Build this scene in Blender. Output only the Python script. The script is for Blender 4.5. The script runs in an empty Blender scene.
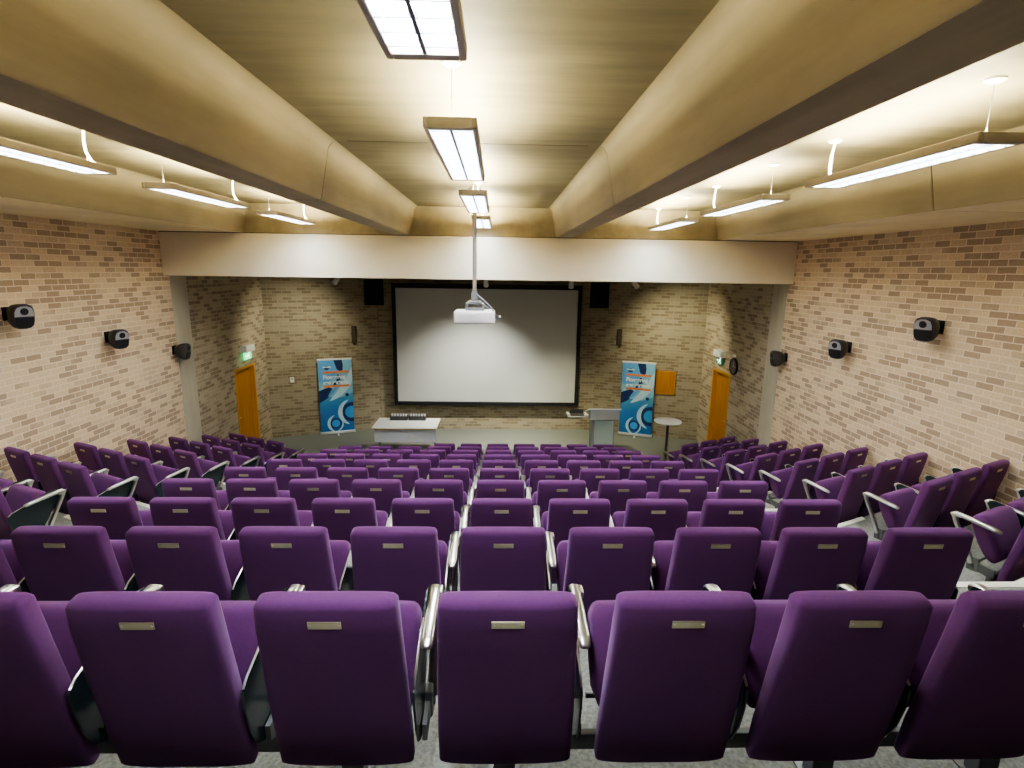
import bpy, bmesh, math, random
from mathutils import Vector, Matrix
random.seed(7)
C = bpy.context.scene.collection
PI = math.pi

# ------------------------------------------------------------------ node helpers
def new_mat(name):
    m = bpy.data.materials.new(name); m.use_nodes = True
    nt = m.node_tree
    return m, nt, nt.nodes['Principled BSDF']

def plain(name, col, rough=0.5, metal=0.0, spec=0.5, sheen=0.0, noise=0.0, nscale=20.0, bump=0.0, bscale=200.0):
    m, nt, b = new_mat(name)
    b.inputs['Base Color'].default_value = (*col, 1)
    b.inputs['Roughness'].default_value = rough
    b.inputs['Metallic'].default_value = metal
    b.inputs['Specular IOR Level'].default_value = spec
    if sheen:
        b.inputs['Sheen Weight'].default_value = sheen
        b.inputs['Sheen Roughness'].default_value = 0.5
        b.inputs['Sheen Tint'].default_value = (0.85, 0.55, 0.95, 1)
    tc = nt.nodes.new('ShaderNodeTexCoord')
    if noise:
        n = nt.nodes.new('ShaderNodeTexNoise'); n.inputs['Scale'].default_value = nscale; n.inputs['Detail'].default_value = 4
        nt.links.new(tc.outputs['Object'], n.inputs['Vector'])
        mx = nt.nodes.new('ShaderNodeMix'); mx.data_type = 'RGBA'
        mx.inputs['A'].default_value = (*[c * (1 - noise) for c in col], 1)
        mx.inputs['B'].default_value = (*[min(1, c * (1 + noise)) for c in col], 1)
        nt.links.new(n.outputs['Fac'], mx.inputs['Factor'])
        nt.links.new(mx.outputs['Result'], b.inputs['Base Color'])
    if bump:
        n2 = nt.nodes.new('ShaderNodeTexNoise'); n2.inputs['Scale'].default_value = bscale; n2.inputs['Detail'].default_value = 2
        nt.links.new(tc.outputs['Object'], n2.inputs['Vector'])
        bp = nt.nodes.new('ShaderNodeBump'); bp.inputs['Strength'].default_value = bump; bp.inputs['Distance'].default_value = 0.002
        nt.links.new(n2.outputs['Fac'], bp.inputs['Height'])
        nt.links.new(bp.outputs['Normal'], b.inputs['Normal'])
    return m

def emit(name, col, strength):
    m, nt, b = new_mat(name)
    b.inputs['Base Color'].default_value = (*col, 1)
    b.inputs['Emission Color'].default_value = (*col, 1)
    b.inputs['Emission Strength'].default_value = strength
    return m

def ramp(nt, stops, interp='LINEAR'):
    r = nt.nodes.new('ShaderNodeValToRGB'); r.color_ramp.interpolation = interp
    e = r.color_ramp.elements
    while len(e) > 1: e.remove(e[-1])
    e[0].position = stops[0][0]; e[0].color = (*stops[0][1], 1)
    for p, c in stops[1:]:
        x = e.new(p); x.color = (*c, 1)
    return r

def brick_mat(name, light, mid, dark, mortar):
    """running-bond bricks laid out in metres on the wall's own UVs"""
    m, nt, b = new_mat(name)
    uv = nt.nodes.new('ShaderNodeTexCoord')
    br = nt.nodes.new('ShaderNodeTexBrick')
    br.offset = 0.5; br.offset_frequency = 2; br.squash = 1.0
    br.inputs['Scale'].default_value = 1.0
    br.inputs['Brick Width'].default_value = 0.228
    br.inputs['Row Height'].default_value = 0.077
    br.inputs['Mortar Size'].default_value = 0.007
    br.inputs['Mortar Smooth'].default_value = 0.25
    br.inputs['Bias'].default_value = 0.0
    br.inputs['Color1'].default_value = (0, 0, 0, 1); br.inputs['Color2'].default_value = (1, 1, 1, 1)
    br.inputs['Mortar'].default_value = (0.5, 0.5, 0.5, 1)
    wob = nt.nodes.new('ShaderNodeTexNoise'); wob.inputs['Scale'].default_value = 9; wob.inputs['Detail'].default_value = 2
    nt.links.new(uv.outputs['UV'], wob.inputs['Vector'])
    wm = nt.nodes.new('ShaderNodeVectorMath'); wm.operation = 'MULTIPLY_ADD'
    wm.inputs[1].default_value = (0.010, 0.010, 0); 
    nt.links.new(wob.outputs['Color'], wm.inputs[0]); nt.links.new(uv.outputs['UV'], wm.inputs[2])
    nt.links.new(wm.outputs['Vector'], br.inputs['Vector'])
    r = ramp(nt, [(0.0, light), (0.32, light), (0.46, mid), (0.56, mid), (0.68, dark), (1.0, dark)])
    # patchiness: groups of bricks lean light or dark
    big = nt.nodes.new('ShaderNodeTexNoise'); big.inputs['Scale'].default_value = 0.9; big.inputs['Detail'].default_value = 3
    nt.links.new(uv.outputs['UV'], big.inputs['Vector'])
    ma = nt.nodes.new('ShaderNodeMath'); ma.operation = 'MULTIPLY_ADD'
    ma.inputs[1].default_value = 0.9; ma.inputs[2].default_value = -0.45
    nt.links.new(big.outputs['Fac'], ma.inputs[0])
    ad = nt.nodes.new('ShaderNodeMath'); ad.operation = 'ADD'; ad.use_clamp = True
    nt.links.new(br.outputs['Color'], ad.inputs[0]); nt.links.new(ma.outputs[0], ad.inputs[1])
    nt.links.new(ad.outputs[0], r.inputs['Fac'])
    fine = nt.nodes.new('ShaderNodeTexNoise'); fine.inputs['Scale'].default_value = 45; fine.inputs['Detail'].default_value = 4
    nt.links.new(uv.outputs['UV'], fine.inputs['Vector'])
    fr = ramp(nt, [(0.3, (0.86, 0.86, 0.86)), (0.7, (1.08, 1.06, 1.04))])
    nt.links.new(fine.outputs['Fac'], fr.inputs['Fac'])
    mu = nt.nodes.new('ShaderNodeMix'); mu.data_type = 'RGBA'; mu.blend_type = 'MULTIPLY'; mu.inputs['Factor'].default_value = 1
    nt.links.new(r.outputs['Color'], mu.inputs['A']); nt.links.new(fr.outputs['Color'], mu.inputs['B'])
    mx = nt.nodes.new('ShaderNodeMix'); mx.data_type = 'RGBA'
    nt.links.new(br.outputs['Fac'], mx.inputs['Factor'])
    nt.links.new(mu.outputs['Result'], mx.inputs['A']); mx.inputs['B'].default_value = (*mortar, 1)
    nt.links.new(mx.outputs['Result'], b.inputs['Base Color'])
    b.inputs['Roughness'].default_value = 0.85
    b.inputs['Specular IOR Level'].default_value = 0.25
    bp = nt.nodes.new('ShaderNodeBump'); bp.inputs['Strength'].default_value = 0.35; bp.inputs['Distance'].default_value = 0.006; bp.invert = True
    nt.links.new(br.outputs['Fac'], bp.inputs['Height']); nt.links.new(bp.outputs['Normal'], b.inputs['Normal'])
    return m

def concrete_mat(name, c1, c2, stretch=(0.35, 3.0, 3.0)):
    m, nt, b = new_mat(name)
    tc = nt.nodes.new('ShaderNodeTexCoord')
    mp = nt.nodes.new('ShaderNodeMapping'); mp.inputs['Scale'].default_value = stretch
    nt.links.new(tc.outputs['Object'], mp.inputs['Vector'])
    n = nt.nodes.new('ShaderNodeTexNoise'); n.inputs['Scale'].default_value = 1.6; n.inputs['Detail'].default_value = 6; n.inputs['Roughness'].default_value = 0.6
    nt.links.new(mp.outputs['Vector'], n.inputs['Vector'])
    r = ramp(nt, [(0.3, c1), (0.7, c2)])
    nt.links.new(n.outputs['Fac'], r.inputs['Fac'])
    n2 = nt.nodes.new('ShaderNodeTexNoise'); n2.inputs['Scale'].default_value = 0.7; n2.inputs['Detail'].default_value = 3
    nt.links.new(tc.outputs['Object'], n2.inputs['Vector'])
    r2 = ramp(nt, [(0.3, (0.8, 0.8, 0.8)), (0.7, (1.1, 1.1, 1.1))])
    nt.links.new(n2.outputs['Fac'], r2.inputs['Fac'])
    mu = nt.nodes.new('ShaderNodeMix'); mu.data_type = 'RGBA'; mu.blend_type = 'MULTIPLY'; mu.inputs['Factor'].default_value = 1
    nt.links.new(r.outputs['Color'], mu.inputs['A']); nt.links.new(r2.outputs['Color'], mu.inputs['B'])
    nt.links.new(mu.outputs['Result'], b.inputs['Base Color'])
    b.inputs['Roughness'].default_value = 0.6
    b.inputs['Specular IOR Level'].default_value = 0.4
    bp = nt.nodes.new('ShaderNodeBump'); bp.inputs['Strength'].default_value = 0.15; bp.inputs['Distance'].default_value = 0.004
    nt.links.new(n.outputs['Fac'], bp.inputs['Height']); nt.links.new(bp.outputs['Normal'], b.inputs['Normal'])
    return m

def carpet_mat(name, c1, c2):
    m, nt, b = new_mat(name)
    tc = nt.nodes.new('ShaderNodeTexCoord')
    n = nt.nodes.new('ShaderNodeTexNoise'); n.inputs['Scale'].default_value = 60; n.inputs['Detail'].default_value = 5
    nt.links.new(tc.outputs['Object'], n.inputs['Vector'])
    r = ramp(nt, [(0.35, c1), (0.65, c2)])
    nt.links.new(n.outputs['Fac'], r.inputs['Fac']); nt.links.new(r.outputs['Color'], b.inputs['Base Color'])
    b.inputs['Roughness'].default_value = 0.95; b.inputs['Specular IOR Level'].default_value = 0.1
    bp = nt.nodes.new('ShaderNodeBump'); bp.inputs['Strength'].default_value = 0.4; bp.inputs['Distance'].default_value = 0.004
    nt.links.new(n.outputs['Fac'], bp.inputs['Height']); nt.links.new(bp.outputs['Normal'], b.inputs['Normal'])
    return m

def wood_mat(name, c1, c2):
    m, nt, b = new_mat(name)
    tc = nt.nodes.new('ShaderNodeTexCoord')
    mp = nt.nodes.new('ShaderNodeMapping'); mp.inputs['Scale'].default_value = (9, 9, 0.7)
    nt.links.new(tc.outputs['Object'], mp.inputs['Vector'])
    n = nt.nodes.new('ShaderNodeTexNoise'); n.inputs['Scale'].default_value = 2.2; n.inputs['Detail'].default_value = 5
    nt.links.new(mp.outputs['Vector'], n.inputs['Vector'])
    r = ramp(nt, [(0.3, c1), (0.7, c2)])
    nt.links.new(n.outputs['Fac'], r.inputs['Fac']); nt.links.new(r.outputs['Color'], b.inputs['Base Color'])
    b.inputs['Roughness'].default_value = 0.45
    return m

M = {
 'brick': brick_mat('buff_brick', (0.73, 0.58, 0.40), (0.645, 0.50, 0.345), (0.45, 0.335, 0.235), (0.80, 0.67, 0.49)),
 'brick_side': brick_mat('buff_brick_greener_light', (0.49, 0.42, 0.30), (0.42, 0.35, 0.25), (0.31, 0.25, 0.18), (0.53, 0.46, 0.34)),  # same brick past the pilasters, greener light tinted into its colour
 'brick_back': brick_mat('buff_brick_stage_light', (0.37, 0.325, 0.232), (0.33, 0.285, 0.20), (0.255, 0.212, 0.147), (0.41, 0.365, 0.265)),  # same brick on the stage walls, khaki cast of the light painted in
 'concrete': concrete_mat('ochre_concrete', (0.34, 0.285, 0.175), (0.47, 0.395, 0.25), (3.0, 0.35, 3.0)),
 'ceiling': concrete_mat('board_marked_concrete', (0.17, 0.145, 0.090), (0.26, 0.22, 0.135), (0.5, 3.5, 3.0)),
 'soffit': concrete_mat('bounce_lit_soffit_concrete', (0.88, 0.74, 0.44), (0.95, 0.82, 0.52), (3.0, 0.35, 3.0)),  # beam concrete, paled to stand in for light bounced up from below
 'pillar': concrete_mat('grey_concrete', (0.48, 0.44, 0.34), (0.58, 0.54, 0.42), (3, 3, 0.6)),
 'joint': plain('joint_shadow_filler', (0.09, 0.075, 0.045), 0.9),
 'plaster': plain('cream_plaster', (0.80, 0.73, 0.56), 0.8, noise=0.04, nscale=2.0),
 'carpet': carpet_mat('grey_carpet', (0.20, 0.205, 0.185), (0.32, 0.325, 0.295)),
 'stagecarpet': carpet_mat('green_grey_carpet', (0.20, 0.215, 0.185), (0.27, 0.285, 0.25)),
 'nosing': plain('pale_nosing', (0.80, 0.79, 0.68), 0.6, noise=0.05),
 'purple': plain('purple_upholstery', (0.108, 0.033, 0.120), 0.9, spec=0.15, sheen=0.24, noise=0.12, nscale=90, bump=0.25, bscale=700),
 'tablet': plain('dark_glossy_laminate', (0.012, 0.022, 0.024), 0.25, spec=0.5, noise=0.1),
 'chrome': plain('polished_aluminium', (0.56, 0.56, 0.53), 0.28, metal=1.0, noise=0.05, nscale=30),
 'bracket': plain('dark_grey_steel', (0.135, 0.14, 0.135), 0.45, metal=0.3, noise=0.08),
 'plate': plain('brushed_brass_plate', (0.62, 0.56, 0.40), 0.32, metal=0.85, noise=0.06, nscale=60),
 'wood': wood_mat('orange_oak', (0.40, 0.165, 0.012), (0.54, 0.24, 0.02)),
 'woodframe': wood_mat('pale_oak_lining', (0.50, 0.24, 0.035), (0.62, 0.32, 0.06)),
 'black': plain('matt_black', (0.008, 0.008, 0.011), 0.6, noise=0.1),
 'navyblack': plain('blue_black_cloth', (0.004, 0.005, 0.014), 0.9, noise=0.1),
 'darkgrey': plain('dark_grey_plastic', (0.045, 0.043, 0.045), 0.45, noise=0.08),
 'midgrey': plain('grey_plastic', (0.22, 0.22, 0.24), 0.45, noise=0.06),
 'ltgrey': plain('light_grey_laminate', (0.43, 0.43, 0.42), 0.5, noise=0.03),
 'deskpanel': plain('blue_grey_laminate', (0.52, 0.54, 0.58), 0.5, noise=0.03),
 'white': plain('white_laminate', (0.90, 0.93, 0.91), 0.4, noise=0.02),
 'whiteplastic': plain('white_plastic', (0.80, 0.80, 0.80), 0.4, noise=0.02),
 'fixture': plain('warm_grey_metal', (0.58, 0.52, 0.43), 0.5, noise=0.04),
 'screen': plain('white_screen_cloth', (0.52, 0.54, 0.52), 0.95, spec=0.1, noise=0.01),
 'frostglass': plain('frosted_green_grey_panel', (0.38, 0.46, 0.43), 0.35, noise=0.04),
 'pole': plain('dark_steel_pole', (0.10, 0.075, 0.085), 0.35, metal=0.6, noise=0.05),
 'steelpole': plain('galvanised_pole', (0.50, 0.45, 0.43), 0.4, metal=0.7, noise=0.05),
 'silver': plain('silver_aluminium', (0.75, 0.76, 0.76), 0.35, metal=0.5, noise=0.04),
 'silverpaint': plain('grey_baffle_paint', (0.34, 0.34, 0.37), 0.45, noise=0.05),
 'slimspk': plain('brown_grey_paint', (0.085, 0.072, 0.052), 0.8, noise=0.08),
 'exit': emit('exit_green', (0.06, 0.62, 0.25), 0.9),
 'exitdim': plain('exit_green_unlit', (0.03, 0.30, 0.16), 0.4, noise=0.05),
 'exitwhite': emit('exit_pictogram_white', (0.85, 1.0, 0.9), 0.9),
 'lampwhite': plain('opal_lamp_box', (0.85, 0.87, 0.83), 0.4, noise=0.02),
 'clockface': plain('grey_clock_face', (0.12, 0.115, 0.11), 0.4, noise=0.05),
 'orange': plain('orange_print', (0.78, 0.26, 0.10), 0.6, noise=0.03),
 'sky_print': plain('pale_blue_print', (0.14, 0.42, 0.78), 0.55, noise=0.12, nscale=12),
 'cyan_print': plain('cyan_print', (0.24, 0.56, 0.74), 0.55, noise=0.10, nscale=12),
 'disc_print': plain('bright_blue_print', (0.07, 0.36, 0.75), 0.55, noise=0.10, nscale=14),
 'navy_print': plain('navy_print', (0.012, 0.035, 0.14), 0.55, noise=0.2, nscale=10),
 'white_print': plain('white_print', (0.80, 0.90, 0.96), 0.55, noise=0.03),
 'ice_print': plain('ice_blue_print', (0.52, 0.76, 0.90), 0.55, noise=0.15, nscale=10),
 'tubelight': emit('fluorescent_tubes', (0.80, 0.89, 1.0), 30.0),
 'uplight': emit('fluorescent_uplight', (1.0, 0.91, 0.58), 36.0),
 'spotglow': emit('spot_lamp_face', (1.0, 0.95, 0.75), 2.0),
}
# banner ground: blue gradient running down the cloth
def banner_ground():
    m, nt, b = new_mat('blue_banner_print')
    tc = nt.nodes.new('ShaderNodeTexCoord'); sp = nt.nodes.new('ShaderNodeSeparateXYZ')
    nt.links.new(tc.outputs['Object'], sp.inputs[0])
    mr = nt.nodes.new('ShaderNodeMapRange'); mr.inputs['From Min'].default_value = 0.05; mr.inputs['From Max'].default_value = 2.0
    nt.links.new(sp.outputs['Z'], mr.inputs['Value'])
    n = nt.nodes.new('ShaderNodeTexNoise'); n.inputs['Scale'].default_value = 2.2
    nt.links.new(tc.outputs['Object'], n.inputs['Vector'])
    a = nt.nodes.new('ShaderNodeMath'); a.operation = 'MULTIPLY_ADD'; a.inputs[1].default_value = 0.25; a.inputs[2].default_value = -0.12
    nt.links.new(n.outputs['Fac'], a.inputs[0])
    s = nt.nodes.new('ShaderNodeMath'); s.operation = 'ADD'
    nt.links.new(mr.outputs['Result'], s.inputs[0]); nt.links.new(a.outputs[0], s.inputs[1])
    r = ramp(nt, [(0.0, (0.02, 0.15, 0.42)), (0.30, (0.045, 0.21, 0.58)), (0.55, (0.10, 0.36, 0.58)), (0.8, (0.14, 0.45, 0.80)), (1.0, (0.13, 0.42, 0.82))])
    nt.links.new(s.outputs[0], r.inputs['Fac']); nt.links.new(r.outputs['Color'], b.inputs['Base Color'])
    b.inputs['Roughness'].default_value = 0.55
    return m
M['banner'] = banner_ground()

# ------------------------------------------------------------------ mesh helpers
def obj(name, bm, mats, parent=None, smooth=False, loc=None):
    me = bpy.data.meshes.new(name)
    if all(e.is_manifold for e in bm.edges): bmesh.ops.recalc_face_normals(bm, faces=bm.faces[:])
    bm.to_mesh(me); bm.free()
    for m in (mats if isinstance(mats, (list, tuple)) else [mats]): me.materials.append(M[m])
    if smooth:
        for p in me.polygons: p.use_smooth = True
        try: me.set_sharp_from_angle(angle=math.radians(42))
        except Exception: pass
    o = bpy.data.objects.new(name, me); C.objects.link(o)
    if parent is not None: o.parent = parent
    if loc is not None: o.location = loc
    return o

def thing(name, label, cat, loc=(0, 0, 0), rotz=0.0, group=None):
    o = bpy.data.objects.new(name, None); o.empty_display_size = 0.1; C.objects.link(o)
    o.location = loc; o.rotation_euler = (0, 0, rotz); o['label'] = label; o['category'] = cat
    if group: o['group'] = group
    return o

def tag(o, label, cat, group=None):
    o['label'] = label; o['category'] = cat
    if group: o['group'] = group
    return o

def struct(name, bm, mats, parent=None, smooth=False):
    o = obj(name, bm, mats, parent, smooth)
    if parent is None: o['kind'] = 'structure'
    return o

def box(bm, x0, x1, y0, y1, z0, z1, bev=0.0, mi=0, seg=2, mat=None):
    r = bmesh.ops.create_cube(bm, size=1.0)
    vs = r['verts']
    for v in vs:
        v.co = Vector((x0 + (v.co.x + .5) * (x1 - x0), y0 + (v.co.y + .5) * (y1 - y0), z0 + (v.co.z + .5) * (z1 - z0)))
    fs = list({f for v in vs for f in v.link_faces})
    for f in fs: f.material_index = mi
    allv = list(vs)
    if bev > 0:
        es = list({e for v in vs for e in v.link_edges})
        rr = bmesh.ops.bevel(bm, geom=es, offset=bev, segments=seg, affect='EDGES', profile=0.5)
        for f in rr['faces']: f.material_index = mi
        allv = list({v for f in rr['faces'] for v in f.verts} | {v for v in vs if v.is_valid})
    if mat is not None:
        for v in allv: v.co = mat @ v.co
    return allv

def ring_pts(n, rx, ry, e=2.0):
    out = []
    for i in range(n):
        a = 2 * PI * (i + 0.5) / n
        c, s = math.cos(a), math.sin(a)
        out.append((math.copysign(abs(c) ** (2 / e), c) * rx, math.copysign(abs(s) ** (2 / e), s) * ry))
    return out

def loft(bm, rings, mi=0, cap=True):
    prev = None; first = None
    for r in rings:
        vs = [bm.verts.new(p) for p in r]
        if prev:
            n = len(vs)
            for i in range(n):
                f = bm.faces.new((prev[i], prev[(i + 1) % n], vs[(i + 1) % n], vs[i])); f.material_index = mi
        else: first = vs
        prev = vs
    if cap:
        bm.faces.new(first[::-1]).material_index = mi; bm.faces.new(prev).material_index = mi

def tube(bm, pts, r, n=8, mi=0, ry=None, e=2.0, up=Vector((0, 0, 1))):
    """round (or oval) bar along a polyline; r may be a list"""
    pts = [Vector(p) for p in pts]; rings = []
    for i, p in enumerate(pts):
        t = (pts[min(i + 1, len(pts) - 1)] - pts[max(i - 1, 0)]).normalized()
        u = up if abs(t.dot(up)) < 0.95 else Vector((1, 0, 0))
        s = t.cross(u).normalized(); w = s.cross(t).normalized()
        rr = r[i] if isinstance(r, (list, tuple)) else r
        r2 = rr if ry is None else (ry[i] if isinstance(ry, (list, tuple)) else ry)
        rings.append([p + s * a + w * b for a, b in ring_pts(n, rr, r2, e)])
    loft(bm, rings, mi)

def lathe(bm, prof, n=24, mi=0, mat=None, c=(0, 0, 0)):
    """profile of (radius, z) turned about z"""
    rings = []
    for r, z in prof:
        ring = [Vector((c[0] + r * math.cos(2 * PI * i / n), c[1] + r * math.sin(2 * PI * i / n), c[2] + z)) for i in range(n)]
        if mat is not None: ring = [mat @ p for p in ring]
        rings.append(ring)
    loft(bm, rings, mi)

def prism(bm, poly, axis, a0, a1, mi=0):
    """extrude a 2-D outline along an axis ('x': outline is (y,z); 'y': (x,z); 'z': (x,y))"""
    f = {'x': lambda p, a: (a, p[0], p[1]), 'y': lambda p, a: (p[0], a, p[1]), 'z': lambda p, a: (p[0], p[1], a)}[axis]
    loft(bm, [[Vector(f(p, a0)) for p in poly], [Vector(f(p, a1)) for p in poly]], mi)

def quad(bm, pts, mi=0, uvs=None):
    f = bm.faces.new([bm.verts.new(p) for p in pts]); f.material_index = mi
    if uvs is not None:
        l = bm.loops.layers.uv.verify()
        for lp, uvc in zip(f.loops, uvs): lp[l].uv = uvc
    return f

def pad(bm, path, widths, thick, r_end, n=28, e=5.0, sag=0.0, mi=0):
    """upholstered pad: centre line (y,z) top to bottom, widths per point, soft ends"""
    P = [Vector((0, y, z)) for y, z in path]; rings = []
    def ring(p, t, w, th, end=0.0):
        nrm = Vector((0, t.z, -t.y))
        out = []
        for a, b in ring_pts(n, w / 2, th / 2, e):
            q = p + Vector((a, 0, 0)) + nrm * b
            if end: q = q + t * end * (1 - (2 * a / w) ** 2)
            out.append(q)
        return out
    T = []
    for i in range(len(P)):
        T.append((P[min(i + 1, len(P) - 1)] - P[max(i - 1, 0)]).normalized())
    for k in range(4):
        a = PI / 2 * (1 - k / 4)
        rings.append(ring(P[0] + T[0] * (r_end * (1 - math.sin(a))), T[0], widths[0] - 2 * r_end * (1 - math.cos(a)) * 0.8, max(0.02, thick[0] - 2 * r_end * (1 - math.cos(a)) * 0.92)))
    for i in range(1, len(P) - 1): rings.append(ring(P[i], T[i], widths[i], thick[i]))
    for k in range(1, 5):
        a = PI / 2 * k / 4
        rings.append(ring(P[-1] - T[-1] * (r_end * (1 - math.sin(a))), T[-1], widths[-1] - 2 * r_end * (1 - math.cos(a)) * 0.5, max(0.02, thick[-1] - 2 * r_end * (1 - math.cos(a)) * 0.9), sag))
    loft(bm, rings, mi)

ORD = ['first', 'second', 'third', 'fourth', 'fifth', 'sixth', 'seventh', 'eighth', 'ninth', 'tenth']

# ------------------------------------------------------------------ room dimensions (metres)
HW = 5.55          # half width of the hall
YB = -3.4          # rear wall
YC = 13.85         # where the side walls meet the splayed stage walls
XF, YF = 2.95, 14.8  # fold of the splayed walls / stage wall
ZC, ZS = 5.40, 4.92  # coffer ceiling, underside of beams
YH = 9.88          # front face of the bulkhead over the stage
ROWP, RISE = 1.02, 0.2755
T26 = math.tan(math.radians(26))
def row_y(k): return 1.537 + ROWP * (k - 1) - (0.042 if k == 1 else 0.012 if k == 2 else 0)       # back-top line of seat row k
def row_z(k): return RISE * (10 - k) + {1: 0.023, 2: -0.004, 3: -0.022, 4: -0.012, 5: -0.006}.get(k, 0)              # tread level of row k

# ------------------------------------------------------------------ floor: stage and raked terrace
def edge_pts(E):
    return [(-HW, E + (HW - 4.0) * T26), (-4.0, E), (4.0, E), (HW, E + (HW - 4.0) * T26)]
bm = bmesh.new()
prev = [(-HW, YB), (-4.0, YB), (4.0, YB), (HW, YB)]
for k in range(0, 10):
    e = edge_pts(row_y(k + 1) - 0.09); z = row_z(k)
    for i in range(3):
        quad(bm, [(*prev[i], z), (*prev[i + 1], z), (*e[i + 1], z), (*e[i], z)], 0)
        quad(bm, [(*e[i], z), (*e[i + 1], z), (*e[i + 1], row_z(k + 1)), (*e[i], row_z(k + 1))], 0)
    prev = e
ymid = row_y(10) + 0.75
mid = edge_pts(ymid)
for i in range(3): quad(bm, [(*prev[i], 0), (*prev[i + 1], 0), (*mid[i + 1], 0), (*mid[i], 0)], 1)
quad(bm, [(-HW, mid[0][1], 0), (-4.0, ymid, 0), (-4.0, 15.0, 0), (-HW, 15.0, 0)], 1)
quad(bm, [(-4.0, ymid, 0), (4.0, ymid, 0), (4.0, 15.0, 0), (-4.0, 15.0, 0)], 1)
quad(bm, [(4.0, ymid, 0), (HW, mid[3][1], 0), (HW, 15.0, 0), (4.0, 15.0, 0)], 1)
struct('floor', bm, ['carpet', 'stagecarpet'])

# aisle half steps and pale nosings
nt_ = 0
for s in (-1, 1):
    for k in range(0, 10):
        E = row_y(k + 1) - 0.09; z = row_z(k)
        a0, a1 = 2.78, 3.72
        def yy(x): return E + max(0, x - 4.0) * T26
        xs = [a0, a1]
        bm = bmesh.new()
        for x0, x1 in ((a0, 4.0), (4.0, 4.45)):    # nosing on the tread edge
            loft(bm, [[(s * x, yy(x) - 0.055, z), (s * x, yy(x) + 0.012, z), (s * x, yy(x) + 0.012, z + 0.006), (s * x, yy(x) - 0.055, z + 0.006)] for x in (x0, x1)], 0)
        nt_ += 1
        struct('trim_%d' % nt_, bm, ['nosing'])
        if k >= 1 or True:
            bm = bmesh.new()
            zl = row_z(k + 1)
            for x0, x1 in zip(xs[:-1], xs[1:]):
                loft(bm, [[(s * x, yy(x) + 0.001, zl), (s * x, yy(x) + 0.42, zl), (s * x, yy(x) + 0.42, zl + RISE / 2), (s * x, yy(x) + 0.001, zl + RISE / 2)] for x in (x0, x1)], 0)
                loft(bm, [[(s * x, yy(x) + 0.365, zl + RISE / 2), (s * x, yy(x) + 0.432, zl + RISE / 2), (s * x, yy(x) + 0.432, zl + RISE / 2 + 0.006), (s * x, yy(x) + 0.365, zl + RISE / 2 + 0.006)] for x in (x0, x1)], 1)
            struct('floor_step', bm, ['carpet', 'nosing'])

# ------------------------------------------------------------------ walls
def wall_panels(bm, p0, p1, z0, z1, holes=(), u0=0.0, mi=0):
    """vertical wall from p0 to p1 (x,y); holes = (ua, ub, za, zb) measured along it"""
    p0, p1 = Vector(p0), Vector(p1); L = (p1 - p0).length; d = (p1 - p0) / L
    us = sorted({0.0, L, *[h[0] for h in holes], *[h[1] for h in holes]})
    zs = sorted({z0, z1, *[h[2] for h in holes], *[h[3] for h in holes]})
    for a, b in zip(us[:-1], us[1:]):
        for c, e in zip(zs[:-1], zs[1:]):
            if any(a >= h[0] - 1e-6 and b <= h[1] + 1e-6 and c >= h[2] - 1e-6 and e <= h[3] + 1e-6 for h in holes): continue
            A, B = p0 + d * a, p0 + d * b
            quad(bm, [(A.x, A.y, c), (B.x, B.y, c), (B.x, B.y, e), (A.x, A.y, e)], mi, [(u0 + a, c), (u0 + b, c), (u0 + b, e), (u0 + a, e)])

DY0, DY1, DH = 12.14, 13.10, 2.07
for s, side in ((-1, 'left'), (1, 'right')):
    bm = bmesh.new()
    wall_panels(bm, (s * HW, YB), (s * HW, 10.32), 0, 5.4, [], u0=(0.0 if s < 0 else 3.31))
    wall_panels(bm, (s * HW, 10.32), (s * HW, YC), 0, 5.4, [(DY0 - 10.32, DY1 - 10.32, 0, DH)], u0=(0.0 if s < 0 else 3.31), mi=2)
    # the reveal of the doorway
    D = 0.15
    for (ya, yb, za, zb) in ((DY0, DY0, 0, DH), (DY1, DY1, 0, DH)):
        quad(bm, [(s * HW, ya, za), (s * (HW + D), ya, za), (s * (HW + D), ya, zb), (s * HW, ya, zb)], 1)
    quad(bm, [(s * HW, DY0, DH), (s * HW, DY1, DH), (s * (HW + D), DY1, DH), (s * (HW + D), DY0, DH)], 1)
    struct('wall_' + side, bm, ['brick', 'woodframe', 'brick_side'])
    bm = bmesh.new()
    wall_panels(bm, (s * HW, YC), (s * XF, YF), 0, 5.4, [], u0=1.7)
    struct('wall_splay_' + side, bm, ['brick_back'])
bm = bmesh.new(); wall_panels(bm, (-XF, YF), (XF, YF), 0, 5.4, [], u0=0.4)
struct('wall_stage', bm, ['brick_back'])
bm = bmesh.new(); wall_panels(bm, (-HW, YB), (HW, YB), 0, 5.4)
struct('wall_rear', bm, ['brick'])

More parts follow.
